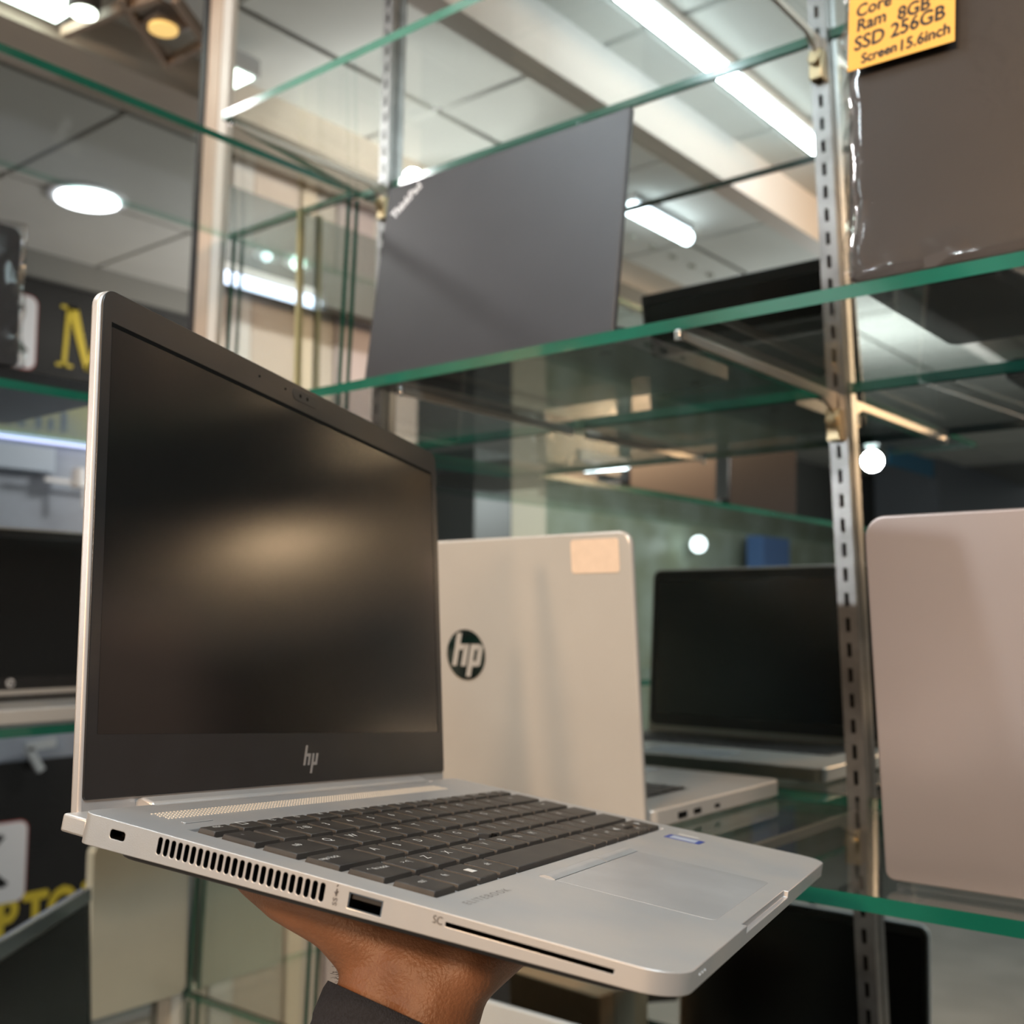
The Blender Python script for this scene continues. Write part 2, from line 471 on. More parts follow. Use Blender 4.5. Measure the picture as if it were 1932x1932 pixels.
# ================================================================== GENERIC LAPTOP (origin: hinge centre on the shelf; x right, +y away from the user, z up)
def laptop(label, M, W, D, T, H, lean, body, lidm, group=None, keyboard=True, port_side=True, lid_r=0.012, bez=0.008, lt=0.006, name='laptop'):
    t = thing(name, label, 'laptop', M, group)
    hw = W / 2
    b = MB(); b.prism(rr(-hw, -D, hw, 0, [0.008, 0.008, 0.012, 0.012]), lambda x, y: 0.002 - 0.0 * y, lambda x, y: T)
    base = b.build('base', body, t, bevel=0.0015)
    b = MB()
    for sx in (-1, 1):
        for y in (-0.02, -D + 0.02): b.cyl((sx * (hw - 0.03), y, 0), (sx * (hw - 0.03), y, 0.0025), 0.006, n=12)
    b.build('feet', RUBBER, base)
    if keyboard:
        kw = min(W * 0.86, 0.285); kd = D * 0.42; y0 = -D * 0.10 - kd
        b = MB(); b.box(-kw / 2 - .002, y0 - .002, T - 0.0005, kw / 2 + .002, y0 + kd + .002, T + 0.0002)
        tray = b.build('keyboard_tray', RUBBER, base)
        b = MB()
        rows = 6; u = kw / 15.0; rh = kd / rows
        for r in range(rows):
            x = -kw / 2
            lay = [1] * 15 if r == 5 else ([1.0 + 0.25 * (4 - r)] + [1] * 11 + [15 - 11 - (1.0 + 0.25 * (4 - r))] if r > 0 else [1, 1, 1, 1, 5, 1, 1, 1, 1, 2])
            for k in lay:
                b.box(x + .0012, y0 + r * rh + .0012, T, x + k * u - .0012, y0 + (r + 1) * rh - .0012, T + 0.0016)
                x += k * u
        b.build('keys', KEYM, tray, smooth=False)
        b = MB(); b.prism(rr(-0.052, -D + 0.012, 0.052, -D + 0.075, 0.003), T - 0.0002, T + 0.0003)
        b.build('touchpad', PADM, base)
    if port_side:
        for sx in (-1, 1):
            for k, (y, l, h) in enumerate(((-0.045, 0.014, 0.005), (-0.07, 0.012, 0.004), (-0.105, 0.008, 0.003))):
                b = MB(); b.box(sx * hw - 0.0006, y - l / 2, T * 0.5 - h / 2, sx * hw + 0.0006, y + l / 2, T * 0.5 + h / 2)
                b.build('port', BLACK, base)
    # lid, its own frame: x right, y up along the lid, z towards the user
    c, s = math.cos(lean), math.sin(lean)
    LM = frame((0, 0.0075, 0.004), (1, 0, 0), (0, s, c), (0, -c, s))
    b = MB(); b.prism(rr(-hw, 0.0, hw, H, [lid_r, lid_r, 0.006, 0.006], 8), -lt, 0)
    lid = b.build('lid', lidm, t, bevel=0.0016, M=LM)
    b = MB(); b.prism(rr(-hw + 0.003, 0.020, hw - 0.003, H - 0.003, lid_r * 0.8), 0, 0.0008)
    bz = b.build('bezel', BEZM, lid)
    b = MB(); b.box(-hw + bez + .002, 0.036, 0.0008, hw - bez - .002, H - bez - 0.008, 0.001)
    b.build('screen', SCRM, lid)
    b = MB(); b.cyl((-hw * 0.8, 0.008, 0.002), (hw * 0.8, 0.008, 0.002), 0.005)
    b.build('hinge', body, lid)
    return t, base, lid
def RZ(deg): return Matrix.Rotation(math.radians(deg), 4, 'Z')
def place(x, y, z, deg): return Matrix.Translation((x, y, z)) @ RZ(deg)

# ================================================================== THE HELD LAPTOP
BO = Vector((-0.3944, 0.2283, -0.0725))
BX = Vector((-0.2789, 0.9561, -0.0904)).normalized()
BF = Vector((0.9545, 0.2656, -0.1354)).normalized()          # towards the user
BU = Vector((0.1054, 0.1241, 0.9867)).normalized()
HM = frame(BO, BX, -BF, BU)
held = thing('laptop', 'open silver laptop held up on a hand in the foreground, black bezel and black keys', 'laptop', HM)
W, D = 0.3261, 0.2343
def bot(x, y): return -(0.0115 - 0.0045 * min(1, max(0, -y / D)))
outer = rr(0, -D, W, 0, [0.006, 0.006, 0.014, 0.014], 8)
b = MB(); b.prism(outer, bot, 0.0)
base = b.build('base', [ALU, BLACK], held)
cut = MB()
for i in range(24):                                           # side vents
    y = -(0.0392 + (0.1095 - 0.0392) * i / 23)
    cut.prism(rr(-0.0009, -0.0030, 0.0009, 0.0030, 0.0008, 3), -0.001, 0.010, 1, frame((0, y, -0.0045), (0, 1, 0), (0, 0, 1), (1, 0, 0)))
cut.prism(rr(-0.0035, -0.0016, 0.0035, 0.0016, 0.001, 3), -0.001, 0.006, 1, frame((0, -0.0193, -0.0050), (0, 1, 0), (0, 0, 1), (1, 0, 0)))
cut.box(-0.001, -0.1330, -0.0070, 0.010, -0.1200, -0.0020, 1)
cut.box(-0.001, -0.2133, -0.0042, 0.012, -0.1565, -0.0028, 1)
cut.prism([(0.0975, -D - 0.002), (0.1945, -D - 0.002), (0.1945, -D + 0.0022), (0.0975, -D + 0.0022)], -0.0028, 0.001, 0)   # finger notch of the front edge
cut.box(0.0150, -0.1450, -0.0016, 0.3085, -0.0385, 0.002, 0)     # keyboard well
cut.prism(rr(0.040, -0.004, 0.29, 0.02, 0.002), -0.0045, 0.002, 0)
co = cut.build('cutter', [ALU, BLACK])
co.matrix_world = HM
md = base.modifiers.new('cut', 'BOOLEAN'); md.object = co; md.operation = 'DIFFERENCE'; md.solver = 'EXACT'
bpy.context.view_layer.update()
me = bpy.data.meshes.new_from_object(base.evaluated_get(bpy.context.evaluated_depsgraph_get()))
base.modifiers.clear(); base.data = me
me.shade_smooth(); me.set_sharp_from_angle(angle=math.radians(30))
bpy.data.objects.remove(co)
bv = base.modifiers.new('bevel', 'BEVEL'); bv.width = 0.0007; bv.segments = 2; bv.limit_method = 'ANGLE'; bv.angle_limit = math.radians(50)
b = MB(); b.prism(rr(0.010, -D + 0.012, W - 0.010, -0.006, 0.014), lambda x, y: bot(x, y) - 0.0045, lambda x, y: bot(x, y) + 0.0005)
b.build('bottom_cover', RUBBER, held, bevel=0.003, seg=3)
# USB port, its tongue
b = MB()
b.box(0.0002, -0.1330, -0.0071, 0.009, -0.1326, -0.0019); b.box(0.0002, -0.1204, -0.0071, 0.009, -0.1200, -0.0019)
b.box(0.0002, -0.1330, -0.0071, 0.009, -0.1200, -0.0067); b.box(0.0002, -0.1330, -0.0023, 0.009, -0.1200, -0.0019)
us = b.build('usb_port', CHROME, base)
b = MB(); b.box(0.0012, -0.1322, -0.0040, 0.009, -0.1208, -0.0024); b.build('tongue', RUBBER, us)
SIDE = lambda y, z: frame((-0.0002, y, z), (0, -1, 0), (0, 0, 1), (-1, 0, 0))
PRN = mat('print_grey', (0.10, 0.09, 0.085), 0.5)
text('port_marking', 'SC', 0.0032, 0.0036, SIDE(-0.1536, -0.0030), PRN, base)
text('port_marking', 'SS', 0.0030, 0.0024, frame((-0.0002, -0.1152, -0.0062), (0, 0, 1), (0, 1, 0), (-1, 0, 0)), PRN, base)
b = MB()
for a, c in (((-0.0044, -0.1152), (-0.0020, -0.1152)), ((-0.0040, -0.1152), (-0.0030, -0.1145)), ((-0.0036, -0.1152), (-0.0027, -0.1158)), ((-0.0012, -0.1150), (-0.0006, -0.1154))):
    b.bar((-0.0002, a[1], a[0]), (-0.0002, c[1], c[0]), 0.00035, 0.0002)
b.build('port_marking', PRN, base)
# front edge pin holes
b = MB()
for k in range(3): b.cyl((0.022 + 0.0035 * k, -D + 0.0005, -0.003), (0.022 + 0.0035 * k, -D - 0.0004, -0.003), 0.00035, n=8)
b.build('status_light', mat('led_white', (0.9, 0.9, 0.9), 0.3), base)
# keyboard
kbt = MB(); kbt.box(0.0152, -0.1448, -0.0019, 0.3083, -0.0387, -0.0012)
kbt = kbt.build('keyboard_tray', mat('tray_silver', (0.40, 0.39, 0.38), 0.45, 0.4), held)
U = 0.01885
RY = [(0.0400, 0.0497), (0.0512, 0.0684), (0.0700, 0.0868), (0.0886, 0.1052), (0.1068, 0.1236), (0.1252, 0.1436)]
rows = [
    [(0.965, s) for s in ('esc', '\u25a1', 'f2', 'f3', 'f4', 'f5', 'f6', 'f7', 'f8', 'f9', 'f10', 'f11', 'f12', 'ins', 'del', 'pwr')],
    [(1, s) for s in ('`', '1', '2 @', '3', '4', '5', '6', '7', '8', '9', '0', '-', '=')] + [(2.44, '\u2190')],
    [(1.5, 'tab')] + [(1, s) for s in 'QWERTYUIOP'] + [(1, '['), (1, ']'), (1.94, '\u21b5')],
    [(1.75, 'caps lock')] + [(1, s) for s in 'ASDFGHJKL'] + [(1, ';'), (1, "'"), (1, '#'), (1.69, '')],
    [(1.25, '\u2191 fn lock'), (1, '> <|')] + [(1, s) for s in 'ZXCVBNM'] + [(1, ','), (1, '.'), (1, '/'), (3.19, 'shift')],
    [(1, 'ctrl'), (1, 'fn'), (1, 'WIN'), (1, 'alt'), (5.2, ''), (1, 'alt'), (1, 'ctrl'), (1, 'prt'), (1, '\u25c4'), (1.12, 'UD'), (1.12, '\u25ba')],
]
def key_mesh(b, x0, x1, y0, y1, notch=None):
    z0, z1 = -0.0013, 0.0012
    g = 0.0011; tp = 0.0005
    lo = [(x0 + g, -y1 + g * .7), (x1 - g, -y1 + g * .7), (x1 - g, -y0 - g * .7), (x0 + g, -y0 - g * .7)]
    hi = [(x0 + g + tp, -y1 + g * .7 + tp), (x1 - g - tp, -y1 + g * .7 + tp), (x1 - g - tp, -y0 - g * .7 - tp), (x0 + g + tp, -y0 - g * .7 - tp)]
    if notch:                                     # corner cut away around the pointing stick
        i, q = notch
        def nt(p):
            o = []
            for k in range(4):
                a = Vector(p[k])
                if k == i:
                    pr = Vector(p[k - 1]); nx = Vector(p[(k + 1) % 4])
                    o += [tuple(a + (pr - a).normalized() * q), tuple(a + (nx - a).normalized() * q)]
                else: o.append(tuple(a))
            return o
        lo, hi = nt(lo), nt(hi)
    n = len(lo)
    b.add([(x, y, z0) for x, y in lo] + [(x, y, z1) for x, y in hi], [tuple(range(n - 1, -1, -1)), tuple(range(n, 2 * n))] + [(i, (i + 1) % n, n + (i + 1) % n, n + i) for i in range(n)])
for r, row in enumerate(rows):
    x = 0.0170
    y0, y1 = RY[r]
    for wd, s in row:
        x1 = x + wd * U
        cx, cy = (x + x1) / 2, (y0 + y1) / 2
        notch = None
        if r == 3 and s == 'G': notch = (1, 0.004)
        if r == 3 and s == 'H': notch = (0, 0.004)
        if s == 'UD':
            for ya, yb, lab in ((y0, cy, '\u25b2'), (cy, y1, '\u25bc')):
                b = MB(); key_mesh(b, x, x1, ya, yb)
                k = b.build('key', KEYM, kbt, bevel=0.0003, seg=1)
                text('legend', lab, 0.0034, 0.003, Matrix.Translation((cx, -(ya + yb) / 2, 0.00135)), LEGM, k)
        else:
            b = MB(); key_mesh(b, x, x1, y0, y1, notch)
            k = b.build('key', KEYM, kbt, bevel=0.0003, seg=1)
            if s == 'WIN':
                b = MB()
                for i in (0, 1):
                    for j in (0, 1): b.box(cx - 0.0022 + i * 0.0023, -cy - 0.002 + j * 0.0021, 0.0012, cx - 0.0022 + i * 0.0023 + 0.002, -cy - 0.002 + j * 0.0021 + 0.0019, 0.00132)
                b.build('legend', LEGM, k)
            elif s:
                if len(s) == 1: sx, sy = 0.0062, 0.0056
                elif len(s) <= 3: sx, sy = 0.0042, 0.0040
                else: sx, sy = 0.0036, 0.0036
                ax = x + 0.0075 if (len(s) > 3 and wd > 1.5) else cx - (0.002 if len(s) == 1 else 0)
                text('legend', s, sx, sy, Matrix.Translation((ax, -cy + 0.0015, 0.00135)), LEGM, k)
        x = x1
b = MB(); b.cyl((0.1515, -0.1058, -0.0012), (0.1515, -0.1058, 0.0016), 0.0017, 0.0013, 14)
b.build('pointing_stick', BLACK, kbt)
b = MB(); b.prism([(0.1515 + 0.0052 * math.cos(i * math.pi / 12), -0.1056 + 0.004 * math.sin(i * math.pi / 12)) for i in range(24)], -0.0012, -0.0006)
b.build('stick_ring', CHROME, kbt)
# touchpad and buttons
b = MB(); b.prism(rr(0.0915, -0.2234, 0.2062, -0.1594, [0.0015, 0.0015, 0.003, 0.003]), -0.0004, 0.00012)
b.build('touchpad', PADM, held, bevel=0.0001, seg=1)
for x0, x1 in ((0.0915, 0.1572), (0.1582, 0.2062)):
    b = MB()
    sec = [(-0.1592, 0.00022), (-0.1570, 0.0009), (-0.1545, 0.0010), (-0.1522, 0.0002)]
    vs = [(x, y, z) for x in (x0, x1) for y, z in sec] + [(x, y, -0.0006) for x in (x0, x1) for y in (-0.1592, -0.1522)]
    b.add(vs, [(0, 1, 5, 4), (1, 2, 6, 5), (2, 3, 7, 6), (3, 2, 1, 0, 8, 9), (4, 5, 6, 7, 11, 10)])
    b.build('touchpad_button', PADM, held)
text('maker_print', 'ELITEBOOK', 0.0056, 0.0046, Matrix.Translation((0.0360, -0.1547, 0.00006)), mat('print_pale', (0.17, 0.165, 0.16), 0.4), held, space=1.35)
b = MB(); b.prism(rr(0.276, -0.1735, 0.292, -0.1535, 0.0008), 0.00002, 0.0001)
st = b.build('sticker', mat('sticker_blue', (0.02, 0.05, 0.28), 0.4), held)
b = MB(); b.prism(rr(0.2785, -0.1705, 0.2895, -0.156, 0.0004), 0.0001, 0.00014); b.build('sticker_face', mat('sticker_pale', (0.42, 0.47, 0.56), 0.4), st)
b = MB(); b.box(0.2995, -0.168, 0.00002, 0.3010, -0.156, 0.0001); b.build('sticker', mat('sticker_white', (0.8, 0.8, 0.78), 0.4), held)
# speaker grille: dots coloured bright for the glint on the punched edges
b = MB()
for i in range(112):
    for j in range(5):
        x = 0.0235 + i * 0.00222 + (0.0011 if j % 2 else 0); y = -(0.0140 + j * 0.0021)
        b.prism([(x - 0.00062, y - 0.00042), (x + 0.00062, y - 0.00042), (x + 0.0004, y + 0.00042), (x - 0.0004, y + 0.00042)], 0.00002, 0.0003)
tag(b.build('speaker_grille', mat('grille_glint', (0.92, 0.84, 0.72), 0.35, 0.2), held, smooth=False), kind='stuff')
b = MB(); b.prism(rr(0.0225, -0.0312, 0.040, -0.0288, 0.0006), 0.0, 0.0004); b.build('power_button', ALU, held, bevel=0.0002, seg=1)
# lid
LO = Vector((-0.4112, 0.2365, -0.0458))
LX = Vector((-0.2829, 0.9551, -0.0887)).normalized()
LV = Vector((-0.1059, 0.0608, 0.9925)); LV = (LV - LX * LV.dot(LX)).normalized()
LN = LX.cross(LV)
LM = HM.inverted() @ frame(LO, LX, LV, LN)
b = MB(); b.prism(rr(0.0012, -0.0385, 0.3275, 0.1912, [0.009, 0.009, 0.006, 0.006], 8), -0.0052, -0.0004)
lid = b.build('lid', ALU_SIDE, held, bevel=0.0012, M=LM)
b = MB(); b.prism(rr(0.0024, -0.0255, 0.3262, 0.1908, [0.0075, 0.0075, 0.002, 0.002], 8), -0.0006, 0.0006)
bz = b.build('bezel', BEZM, lid, bevel=0.0004)
b = MB()                                                       # sunken frame line round the panel
x0, y0, x1, y1 = 0.00835, 0.0, 0.31775, 0.174
b.box(x0 - 0.0004, y1 - 0.0002, 0.0006, x1 + 0.0006, y1 + 0.0022, 0.00064); b.box(x1 - 0.0002, y0, 0.0006, x1 + 0.0012, y1, 0.00064)
b.build('panel_gap', BLACK, bz, smooth=False)
b = MB(); b.box(x0, y0, 0.0004, x1, y1, 0.0007)
b.build('screen', SCRM, lid, smooth=False)
b = MB(); b.prism(rr(0.148, 0.1812, 0.1735, 0.1882, 0.0034), 0.0006, 0.0009)
wc = b.build('webcam_shutter', mat('shutter_black', (0.02, 0.02, 0.02), 0.4), bz, bevel=0.0002, seg=1)
b = MB()
for x in (0.1555, 0.1625, 0.117, 0.141): b.cyl((x, 0.1846, 0.0006), (x, 0.1846, 0.00095), 0.0006 if x < 0.15 else 0.0011, n=10)
b.build('webcam_lens', BLACK, lid)
b = MB()
for a in ((-.85, -.62, -.42, 1.0), (-.30, -.07, -.42, .42), (.18, .41, -1.0, .42), (.70, .93, -.42, .42), (-.62, -.30, .2, .42), (.41, .70, -.42, -.2)):
    para(b, *a, 0.0072, 0.26, 0.0006)
LOGM = mat('logo_silver', (0.55, 0.52, 0.50), 0.3, 0.6)
b.build('slanted_logo', LOGM, lid, M=Matrix.Translation((0.1652, -0.0136, 0.00005)))
# hinge bar between base and lid
b = MB()
b.prism([(0.0, -0.0075), (-0.0025, 0.0), (-0.0088, 0.0012), (-0.0125, -0.001), (-0.0125, -0.0095)], 0.043, 0.292, 0, frame((0, 0, 0), (0, -1, 0), (0, 0, 1), (1, 0, 0)))
b.build('hinge_bar', ALU, held, bevel=0.0012)
for x0, x1 in ((0.004, 0.043), (0.292, 0.322)):
    b = MB(); b.box(x0, -0.0005, -0.0105, x1, 0.0122, -0.0035)
    b.build('hinge_block', ALU, held, bevel=0.001)

# ================================================================== HAND UNDER THE LAPTOP
caps = []
def cp(a, ra, c, rc): caps.append((a, ra, c, rc))
# (x right, y towards user, z down from the base top) in metres
cp((.067, .106, .044), .0200, (.058, .104, .075), .0215); cp((.067, .126, .044), .0200, (.058, .124, .075), .0215)
cp((.058, .104, .075), .0215, (.020, .098, .20), .027); cp((.058, .124, .075), .0215, (.020, .126, .20), .027)
cp((.020, .098, .20), .027, (-.03, .095, .36), .036); cp((.020, .126, .20), .027, (-.03, .13, .36), .036)
cp((.067, .116, .042), .021, (.085, .114, .036), .0185)
KN = [(.128, .080, .0275), (.132, .099, .0275), (.130, .118, .0275), (.124, .136, .028)]
for kx in KN: cp((.074, .102 + (kx[1] - .102) * .55, .037), .0165, kx, .0115)
cp((.066, .136, .038), .0140, (.105, .140, .031), .0130)          # heel of the little-finger side
cp((.066, .100, .039), .0185, (.056, .081, .0315), .0135)         # thumb ball
cp((.056, .081, .0315), .0135, (.050, .060, .0280), .0110)
cp((.050, .060, .0280), .0110, (.062, .034, .0262), .0095); cp((.062, .034, .0262), .0095, (.082, .018, .0255), .0085)
LEN = [.070, .078, .073, .058]
for i, kx in enumerate(KN):
    sp = (-.14, -.04, .05, .15)[i]
    p0 = Vector(kx)
    d = Vector((math.cos(sp), math.sin(sp), 0))
    L = LEN[i]
    p1 = p0 + d * L * .45 + Vector((0, 0, .001)); p2 = p1 + d * L * .3 + Vector((0, 0, -.001)); p3 = p2 + d * L * .25 + Vector((0, 0, -.001))
    cp(tuple(p0), .0105, tuple(p1), .0092); cp(tuple(p1), .0092, tuple(p2), .0083); cp(tuple(p2), .0083, tuple(p3), .0072)
def loc(p): return Vector((p[0] + 0.018, -(p[1] - 0.006), -(p[2] + max(0.0, min(0.005, (p[2] - 0.03) * 0.4)))))
b = MB()
for a, ra, c, rc in caps:
    a = loc(a); c = loc(c)
    d = c - a
    L = d.length
    d = d / L
    u = d.orthogonal().normalized(); t = d.cross(u)
    ns = 16
    rings = []
    for k in range(1, 5): q = math.pi / 2 * (1 - k / 4.0); rings.append((a - d * (ra * math.sin(q)), ra * math.cos(q)))
    for k in range(0, 4): q = math.pi / 2 * (k / 4.0); rings.append((c + d * (rc * math.sin(q)), rc * math.cos(q)))
    vs = [a - d * ra]
    for p, r in rings:
        for i in range(ns):
            g = 2 * math.pi * i / ns
            vs.append(p + u * (r * math.cos(g)) + t * (r * math.sin(g)))
    vs.append(c + d * rc)
    fs = [(0, 1 + (i + 1) % ns, 1 + i) for i in range(ns)]
    for k in range(len(rings) - 1):
        for i in range(ns):
            j = (i + 1) % ns
            fs.append((1 + k * ns + i, 1 + k * ns + j, 1 + (k + 1) * ns + j, 1 + (k + 1) * ns + i))
    e = 1 + (len(rings) - 1) * ns
    fs += [(e + i, e + (i + 1) % ns, len(vs) - 1) for i in range(ns)]
    b.add(vs, fs)
SKIN = mat('skin_brown', (0.31, 0.140, 0.070), 0.5, noise_amt=0.22, noise_scale=70, bump=0.25, bump_scale=700)
SKIN.node_tree.nodes['Principled BSDF'].inputs['Subsurface Weight'].default_value = 0.08
SKIN.node_tree.nodes['Principled BSDF'].inputs['Subsurface Radius'].default_value = (0.01, 0.004, 0.002)
hand = b.build('person', SKIN)
hand.matrix_world = HM
m1 = hand.modifiers.new('r', 'REMESH'); m1.mode = 'VOXEL'; m1.voxel_size = 0.0022
m2 = hand.modifiers.new('s', 'SMOOTH'); m2.iterations = 7; m2.factor = 0.5
bpy.context.view_layer.update()
me = bpy.data.meshes.new_from_object(hand.evaluated_get(bpy.context.evaluated_depsgraph_get()))
hand.modifiers.clear(); hand.data = me; me.shade_smooth()
if not me.materials: me.materials.append(SKIN)
tag(hand, 'hand and wrist in a dark navy sleeve holding the open silver laptop from below', 'person')
# fine hairs on the thumb side of the wrist
hb = MB()
for i in range(70):
    z = random.uniform(.040, .056); a = random.uniform(-0.5, 0.6)
    p = loc((.062 - .012 * a, .086 + .004 * abs(a) + random.uniform(-.001, .002), z))
    d = Vector((random.uniform(-.5, .3), random.uniform(.2, 1.0), random.uniform(-1, .1))).normalized()
    q = p + d * random.uniform(.003, .007)
    hb.bar(p, (p + q) / 2 + Vector((0, 0, -.0006)), .00016); hb.bar((p + q) / 2 + Vector((0, 0, -.0006)), q, .0001)
tag(hb.build('arm_hair', mat('hair_black', (0.012, 0.009, 0.008), 0.5), hand, smooth=False), kind='stuff')
# sleeve: elliptical tube with thickness, cuff tilted
b = MB()
NS = 40
def sring(s, grow, k0=0.0):
    z = .0580 + s
    cx = .0635 - .30 * s; cy = .115 - .03 * s
    ra = .0245 + grow + .09 * s; rb = .0335 + grow + .06 * s
    out = []
    for i in range(NS):
        g = 2 * math.pi * i / NS
        yy = math.sin(g) * rb
        zz = z + (math.cos(g) * ra * 0.40 + yy * 0.10) * max(0.0, 1 - s / .2)
        fold = 0.0012 * math.sin(3 * g + 40 * s) * min(1, s / .02)
        out.append(loc((cx + math.cos(g) * (ra + fold), cy + yy, zz)))
    return out
S = [0, .003, .012, .014, .03, .06, .1, .16, .24, .30]
ringsO = [sring(s, .0015 if i not in (0, 3) else .0008) for i, s in enumerate(S)]
ringsI = [sring(s, -.0008) for s in S]
vs = [p for r in ringsO for p in r] + [p for r in ringsI for p in r]
fs = []
n = len(S)
for k in range(n - 1):
    for i in range(NS):
        j = (i + 1) % NS
        fs.append((k * NS + i, k * NS + j, (k + 1) * NS + j, (k + 1) * NS + i))
        o = n * NS
        fs.append((o + k * NS + j, o + k * NS + i, o + (k + 1) * NS + i, o + (k + 1) * NS + j))
for i in range(NS):
    j = (i + 1) % NS
    fs.append((j, i, n * NS + i, n * NS + j))
b.add(vs, fs)
sl = b.build('sleeve', mat('navy_twill', (0.024, 0.028, 0.042), 0.85, noise_amt=0.4, noise_scale=900, bump=0.5, bump_scale=1800), hand)

# ================================================================== LAPTOPS ON THE LONG RUN
DARKCH = mat('logo_dark_chrome', (0.10, 0.12, 0.12), 0.06, 1.0)
# silver laptop with the round logo, screen to the mirror
t, base_s, lid_s = laptop('silver laptop with a round chrome logo, lid turned to the viewer, behind the held laptop', place(-0.667, 0.780, ZL, 180), 0.366, 0.235, 0.017, 0.240, math.radians(4.5), SILVER2, SILVER2)
BACK = lambda x, y, z=-0.0061: frame((x, y, z), (-1, 0, 0), (0, 1, 0), (0, 0, -1))
round_logo(BACK(-0.001, 0.136), lid_s, 0.0228, DARKCH, SILVER2)
b = MB(); b.prism(rr(-0.0240, -0.0140, 0.0240, 0.0140, 0.003), 0, 0.0003)
b.build('price_sticker', mat('sticker_cream', (0.80, 0.62, 0.47), 0.5, noise_amt=0.06, noise_scale=120), lid_s, M=BACK(-0.1475, 0.2205))
# small black laptop (lid to the viewer) on the middle shelf
TPM = mat('soft_touch_black', (0.028, 0.027, 0.031), 0.40, noise_amt=0.10, noise_scale=14, spec=0.45)
t, base_t, lid_t = laptop('small matte black laptop with a slanted corner logo on the middle shelf', place(-0.674, 0.790, ZM, 180), 0.310, 0.203, 0.018, 0.2225, math.radians(-8.5), TPM, TPM, lid_r=0.003)
text('corner_logo', 'ThinkPad', 0.0125, 0.0145, BACK(0.125, 0.2005) @ Matrix.Rotation(math.radians(38), 4, 'Z'), mat('logo_bright', (0.72, 0.73, 0.76), 0.25, 0.3), lid_t, bold=0.0006)
# grey laptop on the lower shelf at the right edge
GREY = mat('rose_grey_metal', (0.55, 0.49, 0.485), 0.36, 0.75, noise_amt=0.05, noise_scale=8)
t, _, _ = laptop('rosy grey laptop with a plain rounded lid at the right edge of the lower shelf', place(-0.112, 0.738, ZL, 180), 0.325, 0.225, 0.016, 0.236, math.radians(5), GREY, GREY, lid_r=0.014)
# laptop on the bottom shelf, its black screen only seen in the mirror
t, _, _ = laptop('laptop on the bottom shelf whose black screen shows only in the mirror', place(-0.612, 0.835, ZB, 180), 0.325, 0.215, 0.018, 0.232, math.radians(4), SILVER2, mat('lid_white', (0.62, 0.64, 0.64), 0.3), bez=0.005)

# wrapped black laptop standing on edge, right, with the yellow note
FILM = film('clear_plastic_film')
def wrapped(label, M, L, Hh, T, m, name='laptop', grp=None, slack=0.004, open_base=False):
    t = thing(name, label, 'laptop', M, grp)
    if open_base:                                   # base lies on the shelf behind the raised lid
        b = MB(); b.prism(rr(0, -0.205, L, 0.006, 0.012), 0.0015, 0.020, 0, frame((0, 0.0005, 0), (1, 0, 0), (0, -0.06, 1), (0, 1, 0.06)))
        bs = b.build('base', mat('base_black', (0.010, 0.010, 0.010), 0.45), t, bevel=0.002)
        b = MB(); b.prism(rr(0.03, -0.185, L - 0.03, -0.01, 0.01), 0.0005, 0.0016, 0, frame((0, 0.0005, 0), (1, 0, 0), (0, -0.06, 1), (0, 1, 0.06)))
        b.build('bottom_cover', RUBBER, bs)
    else:
        b = MB(); b.prism(rr(0, 0, L, Hh, 0.010), 0.0, T * 0.6); b.build('base', m, t, bevel=0.002)
    b = MB(); b.prism(rr(0, 0, L, Hh, 0.010), T * 0.63, T); b.build('lid', m, t, bevel=0.002)
    bm = bmesh.new()
    bmesh.ops.create_cube(bm, size=1.0)
    bmesh.ops.scale(bm, vec=(L + 2 * slack, Hh + 2 * slack - 0.002, T + 2 * slack), verts=bm.verts)
    bmesh.ops.translate(bm, vec=(L / 2, Hh / 2 + 0.001, T / 2), verts=bm.verts)
    bmesh.ops.subdivide_edges(bm, edges=bm.edges[:], cuts=26, use_grid_fill=True)
    for v in bm.verts:
        edge = min(abs(v.co.x + slack), abs(L + slack - v.co.x), abs(v.co.y), abs(Hh + slack - v.co.y))
        a = 0.0050 if edge < 0.012 else 0.0001
        nv = noise.noise_vector(v.co * 55)
        v.co += Vector((nv.x, nv.y * 0.5, nv.z)) * a
        if v.co.y < 0.0006: v.co.y = 0.0006
    me = bpy.data.meshes.new('plastic_wrap'); bm.to_mesh(me); bm.free()
    me.materials.append(FILM); me.shade_smooth()
    o = bpy.data.objects.new('plastic_wrap', me); C.objects.link(o); o.parent = t
    return t
WRB = mat('dark_brown_black', (0.034, 0.027, 0.025), 0.42, noise_amt=0.15, noise_scale=10)
# frame: x right, y up, z towards the viewer
wl = wrapped('dark laptop lid in clear plastic wrap at the top right, carrying the yellow note', frame((-0.300, 0.778, ZM + 0.001), (1, 0, 0), (0, 0.06, 1.0), (0, -1, 0.06)), 0.376, 0.268, 0.024, WRB, slack=0.002, open_base=True)
YEL = mat('note_yellow', (0.88, 0.46, 0.085), 0.6, noise_amt=0.05)
INK = mat('ink_black', (0.01, 0.009, 0.008), 0.5)
p0 = onY(1600, 137, 0.7565); p1 = onY(1802, 78, 0.7565)
nx = (p1 - p0).normalized(); ny = Vector((0, 0.06, 1)); ny = (ny - nx * ny.dot(nx)).normalized(); nn = nx.cross(ny)
note = thing('sticky_note', 'yellow handwritten note on the plastic-wrapped laptop at top right', 'note', frame(p0 + nn * 0.0006, nx, ny, nn))
nw = (p1 - p0).length
b = MB(); b.prism([(0, 0), (nw, 0), (nw, nw * 1.0), (0, nw * 1.0)], 0, 0.0003); b.build('paper', YEL, note, smooth=False)
